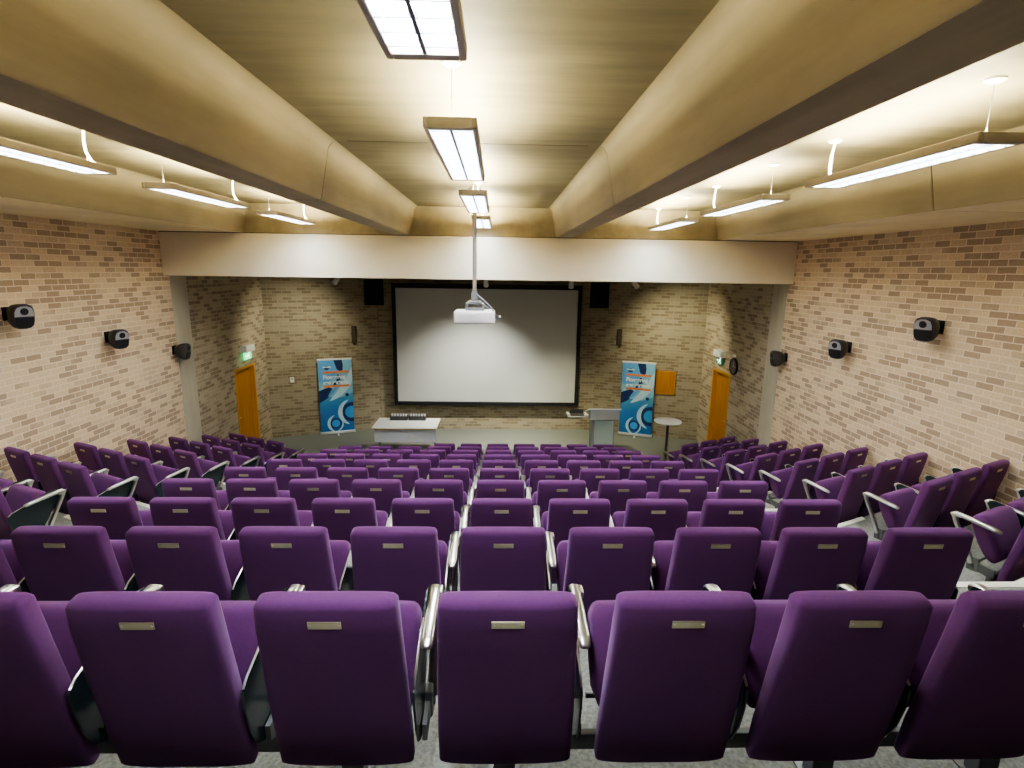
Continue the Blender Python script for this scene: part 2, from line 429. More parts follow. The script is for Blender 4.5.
# doors in their reveals
for i, s in ((1, -1), (2, 1)):
    bm = bmesh.new()
    xa, xb = s * (HW + 0.10), s * (HW + 0.145)
    box(bm, min(xa, xb), max(xa, xb), DY0 + 0.03, DY1 - 0.03, 0.01, DH - 0.03, 0.004)
    d = struct('door_%d' % i, bm, ['wood'])
    d['label'] = 'plain orange oak door recessed in the %s brick wall by the stage' % ('left' if s < 0 else 'right')
    bm = bmesh.new()
    x0, x1 = sorted((s * (HW - 0.012), s * (HW + 0.145)))
    box(bm, x0, x1, DY0 - 0.035, DY0 + 0.028, 0, DH + 0.035, 0.004)
    box(bm, x0, x1, DY1 - 0.028, DY1 + 0.035, 0, DH + 0.035, 0.004)
    box(bm, x0, x1, DY0 + 0.028, DY1 - 0.028, DH - 0.028, DH + 0.035, 0.004)
    obj('door_frame', bm, ['woodframe'], d)
    bm = bmesh.new()
    hx = s * (HW + 0.095)
    yh = DY0 + 0.12
    tube(bm, [(hx, yh, 0.95), (hx - s * 0.04, yh, 0.95), (hx - s * 0.045, yh + 0.02, 0.95), (hx - s * 0.045, yh + 0.12, 0.95)], 0.009)
    obj('door_handle', bm, ['chrome'], d, True)

# concrete pilasters where the bulkhead lands
for s, side in ((-1, 'left'), (1, 'right')):
    bm = bmesh.new()
    x0, x1 = sorted((s * (HW + 0.01), s * (HW - 0.006)))
    box(bm, x0, x1, 10.06, 10.58, 0, 5.2, 0.006)
    struct('pillar_' + side, bm, ['pillar'])

# ------------------------------------------------------------------ ceiling, beams, bulkhead
bm = bmesh.new()
quad(bm, [(-HW, YB, ZC), (-HW, YH + .1, ZC), (HW, YH + .1, ZC), (HW, YB, ZC)])
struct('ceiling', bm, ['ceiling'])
bm = bmesh.new()
quad(bm, [(-HW, YH + .2, 4.32), (-HW, 15.0, 4.32), (HW, 15.0, 4.32), (HW, YH + .2, 4.32)])
struct('ceiling_stage', bm, ['pillar'])
def beam_profile(xi, xo, ti, to):
    """downstand beam section (x,z): soffit xi..xo, splayed sides flaring into the slab with a soft cove"""
    pts = [(xi, ZS + 0.012), (xi + 0.012 * (1 if xo > xi else -1), ZS), (xo - 0.012 * (1 if xo > xi else -1), ZS), (xo, ZS + 0.012)]
    so = 1 if to > xo else -1
    pts += [(xo + (to - xo) * 0.72, ZC - 0.12)]
    for a in range(1, 6):
        t = a / 5
        pts.append((xo + (to - xo) * 0.72 + so * 0.10 * (1 - math.cos(t * PI / 2)), ZC - 0.12 + 0.125 * math.sin(t * PI / 2)))
    si = 1 if ti > xi else -1
    inner = [(xi + (ti - xi) * 0.72, ZC - 0.12)]
    for a in range(1, 6):
        t = a / 5
        inner.append((xi + (ti - xi) * 0.72 + si * 0.10 * (1 - math.cos(t * PI / 2)), ZC - 0.12 + 0.125 * math.sin(t * PI / 2)))
    return pts + inner[::-1]
YJ = 5.0
for s, side in ((-1, 'left'), (1, 'right')):
    bm = bmesh.new()
    prof = beam_profile(s * 1.265, s * 1.565, s * 1.17, s * 1.66)
    prism(bm, prof, 'y', YB, YJ - 0.008); prism(bm, prof, 'y', YJ + 0.008, YH + 0.02)
    prof2 = [(x + (0.006 if x < s * 1.415 else -0.006), z + 0.006) for x, z in prof]
    prism(bm, prof2, 'y', YJ - 0.008, YJ + 0.008, 1)
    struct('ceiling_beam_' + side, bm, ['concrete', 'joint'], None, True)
    # edge beam along the side wall: sloping face, and soffit with bounced light in its colour
    bm = bmesh.new()
    xi = s * 4.12
    prof = [(xi, ZS + 0.01), (xi + s * 0.01, ZS), (s * HW, ZS), (s * HW, ZC)]
    cov = [(xi - s * 0.085, ZC - 0.10)]
    for a in range(1, 5):
        t = a / 4
        cov.append((xi - s * 0.085 - s * 0.12 * (1 - math.cos(t * PI / 2)), ZC - 0.10 + 0.105 * math.sin(t * PI / 2)))
    prof = prof + cov[::-1]
    prism(bm, prof, 'y', YB, YJ - 0.008); prism(bm, prof, 'y', YJ + 0.008, YH + 0.05)
    prof2 = [(x + (0.006 * s if abs(x) < 4.2 else 0), z + (0.004 if z < 4.95 else 0)) for x, z in prof]
    prism(bm, prof2, 'y', YJ - 0.008, YJ + 0.008, 1)
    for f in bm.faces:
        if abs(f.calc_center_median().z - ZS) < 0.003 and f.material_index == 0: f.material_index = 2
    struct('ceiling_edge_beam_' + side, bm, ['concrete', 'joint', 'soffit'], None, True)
# joint across the coffer slab
bm = bmesh.new()
box(bm, -1.02, 1.02, YJ - 0.007, YJ + 0.007, ZC - 0.002, ZC + 0.001)
struct('trim_joint_centre', bm, ['joint'])
# cross beam closing the coffers
bm = bmesh.new()
prism(bm, [(YH + 0.03, ZS), (YH + 0.30, ZS), (YH + 0.30, ZC), (YH - 0.02, ZC), (YH - 0.015, ZC - 0.06), (YH + 0.005, ZC - 0.14)], 'x', -HW, HW)
struct('ceiling_cross_beam', bm, ['concrete'], None, True)
bm = bmesh.new()
box(bm, -HW + 0.0, HW - 0.0, YH, YH + 0.28, 4.175, ZS - 0.012, 0.006)
struct('wall_bulkhead', bm, ['plaster'])
bm = bmesh.new()
box(bm, -HW, HW, YH + 0.006, YH + 0.27, ZS - 0.012, ZS, 0)
struct('trim_bulkhead_shadow_gap', bm, ['joint'])

# ------------------------------------------------------------------ light fixtures
FW, FH, FL = 0.275, 0.055, 1.68
def make_fixture(label, group, x, y0):
    t = thing('pendant_light', label, 'light', (x, y0 + FL / 2, 0), 0, group)
    zt = 5.05 + FH; zb = 5.05
    bm = bmesh.new()
    b = 0.026
    # housing: four rails and end caps, so the louvre shows below and the uplight above
    box(bm, -FW/2, -FW/2 + b, -FL/2, FL/2, zb, zt, 0.006); box(bm, FW/2 - b, FW/2, -FL/2, FL/2, zb, zt, 0.006)
    box(bm, -FW/2 + b, FW/2 - b, -FL/2, -FL/2 + 0.05, zb, zt, 0.004); box(bm, -FW/2 + b, FW/2 - b, FL/2 - 0.05, FL/2, zb, zt, 0.004)
    obj('housing', bm, ['fixture'], t)
    bm = bmesh.new()
    for xx in (-0.057, 0.057):
        box(bm, xx - 0.049, xx + 0.049, -FL/2 + 0.055, FL/2 - 0.055, zb + 0.030, zb + 0.034)
    obj('diffuser', bm, ['tubelight'], t)
    bm = bmesh.new()
    for i in range(15):
        yy = -FL/2 + 0.05 + (FL - 0.1) * (i + 0.5) / 15
        box(bm, -FW/2 + b, FW/2 - b, yy - 0.0035, yy + 0.0035, zb + 0.004, zb + 0.028)
    box(bm, -0.007, 0.007, -FL/2 + 0.05, FL/2 - 0.05, zb + 0.003, zb + 0.029)
    obj('louvre', bm, ['midgrey'], t)
    bm = bmesh.new()
    box(bm, -FW/2 + b + 0.02, FW/2 - b - 0.02, -FL/2 + 0.06, FL/2 - 0.06, zb + 0.038, zt - 0.006)
    obj('uplight_tray', bm, ['uplight'], t)
    bm = bmesh.new()
    for yy in (-FL/2 + 0.12, FL/2 - 0.12): tube(bm, [(0, yy, zt - 0.01), (0, yy, ZC - 0.01)], 0.0022, 6)
    for yy in (-FL/2 + 0.12, FL/2 - 0.12): tube(bm, [(0, yy, zt - 0.012), (0, yy, zt + 0.05)], [0.009, 0.004], 8)
    obj('suspension_wire', bm, ['silver'], t)
    bm = bmesh.new()
    for yy in (-FL/2 + 0.12, FL/2 - 0.12): lathe(bm, [(0.012, -0.026), (0.034, -0.02), (0.05, -0.010), (0.052, 0.0)], 18, c=(0, yy, ZC - 0.001))
    obj('ceiling_rose', bm, ['whiteplastic'], t, True)
    bm = bmesh.new()
    yy = FL/2 - 0.12
    tube(bm, [(0.0, yy + .0, ZC - 0.03), (-0.012, yy + .005, ZC - 0.12), (-0.01, yy + .012, ZC - 0.2), (0.012, yy + .03, zt + 0.03), (0.05, yy + .05, zt + 0.004)], 0.011, 8)
    obj('power_cable', bm, ['whiteplastic'], t, True)
    return t
pl = [('near', 'nearest'), ('2', 'second-nearest'), ('3', 'third'), ('4', 'farthest')]
F0 = make_fixture('nearest louvred strip light over the middle rows, cut by the top edge', 'strip lights down the middle', -0.01 + 0.02, 0.40)
def copy_thing(o, loc, rotz=None, label=None, group=None):
    r = o.copy(); C.objects.link(r); r.location = loc
    if rotz is not None: r.rotation_euler = (0, 0, rotz)
    if label: r['label'] = label
    if group: r['group'] = group
    for ch in list(o.children):
        c = ch.copy(); C.objects.link(c); c.parent = r
        for g in ch.children:
            d = g.copy(); C.objects.link(d); d.parent = c
    return r
for y0, lab in ((3.0, 'second louvred strip light along the middle, hung above the projector line'),
                (5.57, 'third louvred strip light along the middle, just before the projector pole'),
                (8.12, 'farthest louvred strip light of the middle row, behind the projector pole')):
    copy_thing(F0, (0.01, y0 + FL / 2, 0), label=lab)
for s, side in ((-1, 'left'), (1, 'right')):
    for y0, lab in ((3.05, 'nearest visible'), (5.48, 'second-nearest visible'), (7.95, 'farthest')):
        if lab is None: l = 'suspended strip light in the %s ceiling bay almost above the rear wall' % side
        else: l = '%s suspended strip light in the %s ceiling bay' % (lab, side)
        copy_thing(F0, (s * 2.93, y0 + FL / 2, 0), label=l, group='strip lights in the %s ceiling bay' % side)

# ------------------------------------------------------------------ projector on its pole
t = thing('projector', 'white ceiling projector hanging on a long steel pole before the screen', 'projector', (-0.06, 7.7, 0))
bm = bmesh.new(); box(bm, -0.275, 0.285, -0.21, 0.21, 3.625, 3.80, 0.03, seg=3)
body = obj('body', bm, ['whiteplastic'], t, True)
bm = bmesh.new(); lathe(bm, [(0.06, 0), (0.06, 0.05), (0.05, 0.055), (0.04, 0.03)], 20, mat=Matrix.Translation((0.1, 0.21, 3.71)) @ Matrix.Rotation(-PI/2, 4, 'X'))
obj('lens', bm, ['darkgrey'], body, True)
bm = bmesh.new()
for i in range(6): box(bm, -0.2, 0.1, -0.212, -0.2095, 3.66 + i * 0.016, 3.666 + i * 0.016)
obj('vent', bm, ['silver'], body)
bm = bmesh.new(); tube(bm, [(0.0, 0, 4.04), (0.0, 0, ZC - 0.02)], 0.027, 14); lathe(bm, [(0.085, -0.02), (0.085, 0)], 20, c=(0, 0, ZC))
obj('pole', bm, ['steelpole'], t, True)
bm = bmesh.new()
box(bm, -0.04, 0.04, -0.04, 0.04, 3.93, 4.06, 0.006); box(bm, -0.09, 0.10, -0.09, 0.09, 3.885, 3.925, 0.006)
box(bm, -0.12, -0.09, -0.1, 0.1, 3.80, 3.90, 0.003); box(bm, 0.10, 0.13, -0.1, 0.1, 3.80, 3.90, 0.003); box(bm, -0.10, 0.11, -0.06, 0.06, 3.80, 3.835, 0.004)
obj('mount', bm, ['midgrey'], t)
bm = bmesh.new()
tube(bm, [(0.02, -0.03, 4.02), (0.09, -0.07, 3.97), (0.17, -0.10, 3.90), (0.24, -0.14, 3.84), (0.285, -0.16, 3.76), (0.30, -0.17, 3.70)], 0.011, 8)
tube(bm, [(0.0, -0.05, 3.90), (0.06, -0.1, 3.93), (0.14, -0.12, 3.87), (0.2, -0.12, 3.82)], 0.009, 8)
obj('cable', bm, ['midgrey'], t, True)
bm = bmesh.new(); tube(bm, [(0.29, -0.16, 3.76), (0.33, -0.17, 3.73), (0.345, -0.17, 3.735)], 0.004, 6); box(bm, 0.335, 0.365, -0.185, -0.155, 3.715, 3.745, 0.005)
obj('cable_plug', bm, ['whiteplastic'], t)

# ------------------------------------------------------------------ projection screen and black hangings
t = thing('projection_screen', 'large white projection screen in a black frame on the stage wall', 'screen', (0, 14.55, 0))
bm = bmesh.new(); box(bm, -2.40, 2.37, -0.01, 0.01, 0.84, 3.86); obj('screen_cloth', bm, ['screen'], t)
bm = bmesh.new()
box(bm, -2.50, -2.40, -0.04, 0.04, 0.74, 3.98, 0.008); box(bm, 2.37, 2.47, -0.04, 0.04, 0.74, 3.98, 0.008)
box(bm, -2.40, 2.37, -0.04, 0.04, 0.74, 0.84, 0.008); box(bm, -2.40, 2.37, -0.04, 0.04, 3.86, 3.98, 0.008)
obj('frame', bm, ['black'], t)
bm = bmesh.new()
for x in (-2.2, 2.2): box(bm, x - 0.03, x + 0.03, 0.04, 0.26, 2.2, 2.3); box(bm, x - 0.03, x + 0.03, 0.04, 0.26, 3.5, 3.6)
obj('wall_mount', bm, ['black'], t)
for s, lab in ((-1, 'big black loudspeaker hung high on the left of the screen'), (1, 'big black loudspeaker hung high on the right of the screen')):
    t = thing('hung_loudspeaker', lab, 'loudspeaker', (s * 2.82, 14.1, 0), 0, 'loudspeakers beside the screen')
    bm = bmesh.new(); prism(bm, [(-0.24, -0.18), (0.24, -0.18), (0.17, 0.18), (-0.17, 0.18)], 'z', 3.44, 4.08); obj('cabinet', bm, ['navyblack'], t)
    bm = bmesh.new(); box(bm, -0.22, 0.22, -0.192, -0.18, 3.47, 4.05, 0.004); obj('grille', bm, ['navyblack'], t)
    bm = bmesh.new()
    for x in (-0.15, 0.15): tube(bm, [(x, 0, 4.08), (x, 0, 4.32)], 0.008, 8)
    obj('hanging_mount', bm, ['black'], t)

# track spots under the stage ceiling
spot_xy = [(-3.26, 12.3, 'far left', (-1.3, 1.3, -1.1)), (0.0, 12.3, 'middle', (0.0, 1.6, -1.6)), (1.88, 12.3, 'right-hand', (0.1, 0.8, -2.0)), (3.30, 12.3, 'far right', (1.3, 1.3, -1.1))]
for x, y, w, d in spot_xy:
    t = thing('ceiling_spotlight', '%s small white spotlight peeping below the cream bulkhead' % w, 'spotlight', (x, y, 0), 0, 'stage spotlights')
    bm = bmesh.new(); tube(bm, [(0, 0, 4.32), (0, 0, 4.14)], 0.018, 10); lathe(bm, [(0.05, -0.02), (0.05, 0.0)], 16, c=(0, 0, 4.32)); obj('stem', bm, ['whiteplastic'], t, True)
    dv = Vector(d).normalized(); q = dv.to_track_quat('Z', 'Y').to_matrix().to_4x4()
    bm = bmesh.new(); lathe(bm, [(0.02, -0.1), (0.045, -0.09), (0.055, 0.05), (0.06, 0.10), (0.052, 0.10), (0.05, 0.07)], 20, mat=Matrix.Translation((0, 0, 4.08)) @ q); obj('lamp_head', bm, ['whiteplastic'], t, True)
def spot(loc, target, power, angle, blend=0.6, col=(1.0, 0.93, 0.62), size=0.04):
    l = bpy.data.lights.new('stage_spot_lamp', 'SPOT'); l.energy = power; l.spot_size = math.radians(angle); l.spot_blend = blend; l.color = col; l.shadow_soft_size = size
    o = bpy.data.objects.new('stage_spot_lamp', l); C.objects.link(o); o.location = loc
    o.rotation_euler = (Vector(target) - Vector(loc)).to_track_quat('-Z', 'Y').to_euler(); return o

# ------------------------------------------------------------------ roll-up banners
def clip(poly, x0, x1, z0, z1):
    def cut(p, inside, inter):
        out = []
        for i in range(len(p)):
            a, b = p[i - 1], p[i]
            if inside(b):
                if not inside(a): out.append(inter(a, b))
                out.append(b)
            elif inside(a): out.append(inter(a, b))
        return out
    def lx(v): return lambda a, b: (v, a[1] + (b[1] - a[1]) * (v - a[0]) / (b[0] - a[0]))
    def lz(v): return lambda a, b: (a[0] + (b[0] - a[0]) * (v - a[1]) / (b[1] - a[1]), v)
    for ins, it in ((lambda p: p[0] >= x0, lx(x0)), (lambda p: p[0] <= x1, lx(x1)), (lambda p: p[1] >= z0, lz(z0)), (lambda p: p[1] <= z1, lz(z1))):
        if poly: poly = cut(poly, ins, it)
    return poly
BW, BZ0, BZ1 = 0.85, 0.07, 2.0
def band(bm, cx, cz, r, wid, a0, a1, mi, lay, taper=True, n=20):
    """crescent: arc of radius r whose width swells in the middle"""
    for i in range(n):
        q = []
        for j in (i, i + 1):
            t = j / n; a = math.radians(a0 + (a1 - a0) * t); w = wid * (math.sin(PI * t) ** 0.7 if taper else 1)
            q.append(((cx + (r + 0.0) * math.cos(a), cz + r * math.sin(a)), (cx + (r - w) * math.cos(a), cz + (r - w) * math.sin(a))))
        p = clip([q[0][0], q[1][0], q[1][1], q[0][1]], -BW/2 + .004, BW/2 - .004, BZ0, BZ1)
        if len(p) > 2: quad(bm, [(x, -0.0015 * lay, z) for x, z in p], mi)
def disc(bm, cx, cz, r, mi, lay, n=32, sx=1.0):
    p = clip([(cx + sx * r * math.cos(2 * PI * i / n), cz + r * math.sin(2 * PI * i / n)) for i in range(n)], -BW/2 + .004, BW/2 - .004, BZ0, BZ1)
    if len(p) > 2: quad(bm, [(x, -0.0015 * lay, z) for x, z in p], mi)
def text_bm(s, size, x, z, y, width=None, extr=0.0, shear=0):
    cu = bpy.data.curves.new('lettering', 'FONT'); cu.body = s; cu.size = size; cu.align_x = 'LEFT'; cu.shear = shear; cu.offset = 0.006
    o = bpy.data.objects.new('lettering', cu); C.objects.link(o)
    dg = bpy.context.evaluated_depsgraph_get(); me = bpy.data.meshes.new_from_object(o.evaluated_get(dg))
    C.objects.unlink(o); bpy.data.objects.remove(o); bpy.data.curves.remove(cu)
    bm = bmesh.new(); bm.from_mesh(me); bpy.data.meshes.remove(me)
    xs = [v.co.x for v in bm.verts]; k = 1.0 if width is None else width / (max(xs) - min(xs)); x0 = min(xs)
    for v in bm.verts: v.co = Vector((x + (v.co.x - x0) * k, y, z + v.co.y))
    return bm
def banner(label, loc, rz):
    t = thing('roll_up_banner', label, 'banner', loc, rz, 'blue roll-up banners')
    bm = bmesh.new()
    mats = ['banner', 'cyan_print', 'sky_print', 'navy_print', 'disc_print', 'ice_print', 'orange', 'white_print']
    quad(bm, [(-BW/2, 0, BZ0), (BW/2, 0, BZ0), (BW/2, 0, BZ1), (-BW/2, 0, BZ1)], 0)
    quad(bm, [(-BW/2, 0.006, BZ0), (-BW/2, 0.006, BZ1), (BW/2, 0.006, BZ1), (BW/2, 0.006, BZ0)], 7)
    V = lambda v: BZ1 - v * (BZ1 - BZ0)
    U = lambda u: -BW/2 + u * BW
    disc(bm, U(0.55), V(0.20), 0.62, 1, 1)                         # large pale sphere behind the title
    disc(bm, U(0.12), V(0.10), 0.40, 2, 2)                         # its bluer left half
    for pts in ([(0.46, 0), (0.70, 0), (0.735, 0.07), (0.72, 0.14), (0.66, 0.17), (0.55, 0.13)], [(0.55, 0.20), (0.68, 0.21), (0.64, 0.28), (0.52, 0.30)], [(0.46, 0.30), (0.62, 0.31), (0.52, 0.35), (0.42, 0.35)]):
        quad(bm, [(U(u), -0.0045, V(v)) for u, v in pts][::-1], 3)
    disc(bm, U(0.25), V(0.105), 0.055, 3, 3, sx=1.25)
    quad(bm, [(U(0), -0.0045, V(v)) if u == 0 else (U(u), -0.0045, V(v)) for u, v in [(0, 0.42), (0.2, 0.385), (0.42, 0.36), (0.40, 0.44), (0.22, 0.53), (0, 0.585)]][::-1], 3)
    band(bm, U(0.10), V(0.16), 0.80, 0.20, -78, 10, 5, 4)          # bright rim sweeping down
    band(bm, U(0.08), V(0.30), 0.42, 0.10, -70, -5, 2, 5)
    band(bm, U(0.25), V(0.45), 0.20, 0.05, 20, 150, 5, 5)
    disc(bm, U(0.82), V(0.49), 0.045, 3, 2)
    disc(bm, U(0.95), V(0.735), 0.265, 3, 3)                       # lower rings
    disc(bm, U(0.93), V(0.735), 0.165, 4, 4)
    band(bm, U(0.93), V(0.735), 0.345, 0.115, 100, 262, 5, 5)
    disc(bm, U(0.45), V(0.885), 0.145, 3, 5)
    disc(bm, U(0.45), V(0.885), 0.105, 4, 6)
    band(bm, U(0.47), V(0.885), 0.235, 0.075, 100, 265, 5, 7)
    band(bm, U(0.45), V(0.90), 0.19, 0.04, -85, 30, 5, 7)
    for va, vb in ((0.152, 0.180), (0.346, 0.374)):
        quad(bm, [(U(.13), -0.012, V(vb)), (U(.90), -0.012, V(vb)), (U(.90), -0.012, V(va)), (U(.13), -0.012, V(va))], 6)
    quad(bm, [(U(.14), -0.012, V(.105)), (U(.38), -0.012, V(.105)), (U(.38), -0.012, V(.085)), (U(.14), -0.012, V(.085))], 5)
    sh = obj('printed_sheet', bm, mats, t)
    obj('lettering', text_bm('Pioneering', 0.15, U(.14), V(.258), -0.0125, 0.56), ['white_print'], sh)
    obj('lettering', text_bm('new research', 0.135, U(.14), V(.330), -0.0125, 0.62), ['white_print'], sh)
    bm = bmesh.new(); box(bm, -BW/2 - 0.012, BW/2 + 0.012, -0.012, 0.014, BZ1 - 0.005, BZ1 + 0.04, 0.004); obj('top_rail', bm, ['whiteplastic'], t)
    bm = bmesh.new(); box(bm, -BW/2 - 0.02, BW/2 + 0.02, -0.05, 0.06, 0.015, BZ0 + 0.01, 0.01); obj('base_cassette', bm, ['silver'], t)
    bm = bmesh.new(); box(bm, -0.02, 0.02, -0.2, -0.05, 0.0, 0.02, 0.004); box(bm, -0.02, 0.02, 0.06, 0.11, 0.0, 0.02, 0.004); obj('foot', bm, ['whiteplastic'], t)
    bm = bmesh.new(); tube(bm, [(0, 0.03, 0.07), (0, 0.03, 1.99)], 0.008, 8); obj('support_rod', bm, ['silver'], t, True)
    return t
banner('blue roll-up banner with orange stripes standing left of the white desk', (-3.97, 14.25, 0), math.radians(20))
banner('blue roll-up banner with orange stripes standing between lectern and round table', (4.00, 14.21, 0), math.radians(-20))

# ------------------------------------------------------------------ desk with trays
t = thing('desk', 'white-topped lecturer desk with grey modesty panel on the stage', 'desk', (-1.88, 12.74, 0))
bm = bmesh.new(); box(bm, -0.75, 0.75, -0.43, 0.44, 0.715, 0.742, 0.004); obj('desk_top', bm, ['white'], t)
bm = bmesh.new(); box(bm, -0.742, 0.742, -0.424, 0.434, 0.698, 0.714, 0.0); obj('edge_band', bm, ['woodframe'], t)
bm = bmesh.new(); box(bm, -0.71, 0.71, -0.33, -0.312, 0.365, 0.697, 0.003); obj('modesty_panel', bm, ['deskpanel'], t)
for x in (-0.66, 0.66):
    bm = bmesh.new(); box(bm, x - 0.025, x + 0.025, -0.03, 0.03, 0.03, 0.697, 0.004); box(bm, x - 0.03, x + 0.03, -0.36, 0.36, 0.0, 0.035, 0.006); obj('leg', bm, ['midgrey'], t)
for i, (x, lab) in enumerate(((-2.115, 'left-hand'), (-1.665, 'right-hand'))):
    t = thing('cup_tray', '%s dark grey tray along the back edge of the white desk' % lab, 'tray', (x, 13.04, 0.743), 0, 'dark trays on the desk')
    bm = bmesh.new()
    box(bm, -0.205, 0.205, -0.10, 0.10, 0.0, 0.012); box(bm, -0.205, 0.205, -0.10, -0.09, 0.012, 0.105); box(bm, -0.205, 0.205, 0.09, 0.10, 0.012, 0.105)
    box(bm, -0.205, -0.195, -0.09, 0.09, 0.012, 0.105); box(bm, 0.195, 0.205, -0.09, 0.09, 0.012, 0.105)
    obj('tray_body', bm, ['darkgrey'], t)
    for j in range(6):
        bm = bmesh.new(); lathe(bm, [(0.018, 0), (0.025, 0.055), (0.026, 0.128), (0.023, 0.128), (0.021, 0.02)], 14)
        c = obj('cup', bm, ['whiteplastic'], None, True, (x - 0.165 + j * 0.066, 13.04, 0.756))
        tag(c, '%s white cup from the left in the %s tray on the desk' % (ORD[j], lab), 'cup', 'white cups in the desk trays')

# ------------------------------------------------------------------ lectern with side shelf
t = thing('lectern', 'grey lectern with wide head and frosted front column on the stage', 'lectern', (2.86, 12.9, 0))
bm = bmesh.new()
prism(bm, [(-0.20, 0.86), (0.26, 0.86), (0.26, 0.945), (-0.20, 1.11)], 'x', -0.36, 0.35); obj('head', bm, ['ltgrey'], t)
bm = bmesh.new(); prism(bm, [(-0.225, 1.122), (0.28, 0.942), (0.28, 0.962), (-0.225, 1.146)], 'x', -0.41, 0.38); obj('top', bm, ['white'], t)
bm = bmesh.new(); box(bm, -0.30, -0.235, -0.16, 0.20, 0.03, 0.86, 0.006); box(bm, 0.225, 0.25, -0.16, 0.20, 0.03, 0.86, 0.006); box(bm, -0.235, 0.225, 0.18, 0.20, 0.03, 0.86)
obj('column', bm, ['midgrey'], t)
bm = bmesh.new(); box(bm, -0.235, 0.225, -0.155, -0.143, 0.03, 0.83, 0.002); obj('front_panel', bm, ['frostglass'], t)
bm = bmesh.new(); box(bm, -0.34, 0.30, -0.22, 0.26, 0.0, 0.03, 0.006); obj('base', bm, ['midgrey'], t)
bm = bmesh.new()
box(bm, -0.88, -0.37, -0.14, 0.16, 0.90, 0.925, 0.006); box(bm, -0.90, -0.83, -0.14, 0.16, 0.925, 0.965, 0.014); box(bm, -0.46, -0.385, -0.14, 0.16, 0.925, 0.965, 0.014)
obj('side_shelf', bm, ['ltgrey'], t)
k = thing('laptop', 'dark slim laptop lying on the pale side shelf of the lectern', 'laptop', (2.86 - 0.645, 12.9, 0.926))
bm = bmesh.new(); box(bm, -0.165, 0.165, -0.11, 0.11, 0.0, 0.018, 0.004); obj('keyboard_base', bm, ['darkgrey'], k)
bm = bmesh.new(); box(bm, -0.165, 0.165, 0.095, 0.107, 0.019, 0.12, 0.003); obj('screen_lid', bm, ['darkgrey'], k)

# poser table
t = thing('bar_table', 'tall round white table on a dark pole right of the stage', 'table', (4.08, 11.75, 0))
bm = bmesh.new(); lathe(bm, [(0.0, 1.085), (0.285, 1.085), (0.30, 1.095), (0.30, 1.11), (0.29, 1.115), (0.0, 1.115)], 40); obj('table_top', bm, ['white'], t, True)
bm = bmesh.new(); tube(bm, [(0, 0, 0.03), (0, 0, 1.085)], 0.03, 16); obj('pole', bm, ['pole'], t, True)
bm = bmesh.new(); lathe(bm, [(0.0, 0.0), (0.23, 0.0), (0.23, 0.012), (0.06, 0.03), (0.04, 0.06), (0.0, 0.06)], 32); obj('base', bm, ['pole'], t, True)

# ------------------------------------------------------------------ small things on the walls
def splay_mat(s, x, inset=0.0):
    """frame standing on the splayed wall at room x: local -y faces the room"""
    ang = math.atan2(YF - YC, XF - HW) if s > 0 else math.atan2(YF - YC, HW - XF)
    y = YC + (HW - abs(x)) / (HW - XF) * (YF - YC)
    rz = math.atan2(YF - YC, HW - XF) * (1 if s < 0 else -1)
    nrm = Vector((math.sin(rz), -math.cos(rz), 0))
    return Vector((x, y, 0)) + nrm * inset, rz
p, rz = splay_mat(-1, -5.02, 0.002)
t = thing('thermostat', 'small white thermostat box on the brick left of the banner', 'thermostat', (p.x, p.y, 1.50), rz)
bm = bmesh.new(); box(bm, -0.05, 0.05, -0.03, 0, -0.07, 0.07, 0.008); obj('wall_mounted_case', bm, ['lampwhite'], t)
bm = bmesh.new(); box(bm, -0.03, 0.03, -0.033, -0.03, 0.01, 0.05); obj('display', bm, ['ltgrey'], t)
p, rz = splay_mat(1, 4.66, 0.002)
t = thing('access_panel', 'square orange oak panel on the brick right of the banner', 'panel', (p.x, p.y, 1.50), rz)
bm = bmesh.new(); box(bm, -0.29, 0.29, -0.035, 0, -0.29, 0.29, 0.006); box(bm, -0.26, 0.26, -0.04, -0.035, -0.26, 0.26, 0.002); obj('wood_panel', bm, ['wood'], t)
bm = bmesh.new(); box(bm, 0.29, 0.315, -0.045, 0, -0.30, 0.30, 0.003); box(bm, -0.29, 0.29, -0.045, 0, 0.29, 0.31, 0.003); box(bm, -0.29, 0.29, -0.045, 0, -0.31, -0.29, 0.003); obj('edge_frame', bm, ['woodframe'], t)
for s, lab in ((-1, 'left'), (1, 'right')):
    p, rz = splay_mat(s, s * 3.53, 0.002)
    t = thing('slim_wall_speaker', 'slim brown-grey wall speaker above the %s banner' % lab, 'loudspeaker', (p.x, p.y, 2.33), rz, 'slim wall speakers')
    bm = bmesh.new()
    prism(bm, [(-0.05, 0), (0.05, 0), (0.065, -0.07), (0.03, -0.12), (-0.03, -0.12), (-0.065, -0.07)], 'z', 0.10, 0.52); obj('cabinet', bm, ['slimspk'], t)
    bm = bmesh.new(); box(bm, -0.02, 0.02, -0.05, 0, 0.02, 0.10, 0.004); obj('wall_mount', bm, ['slimspk'], t)

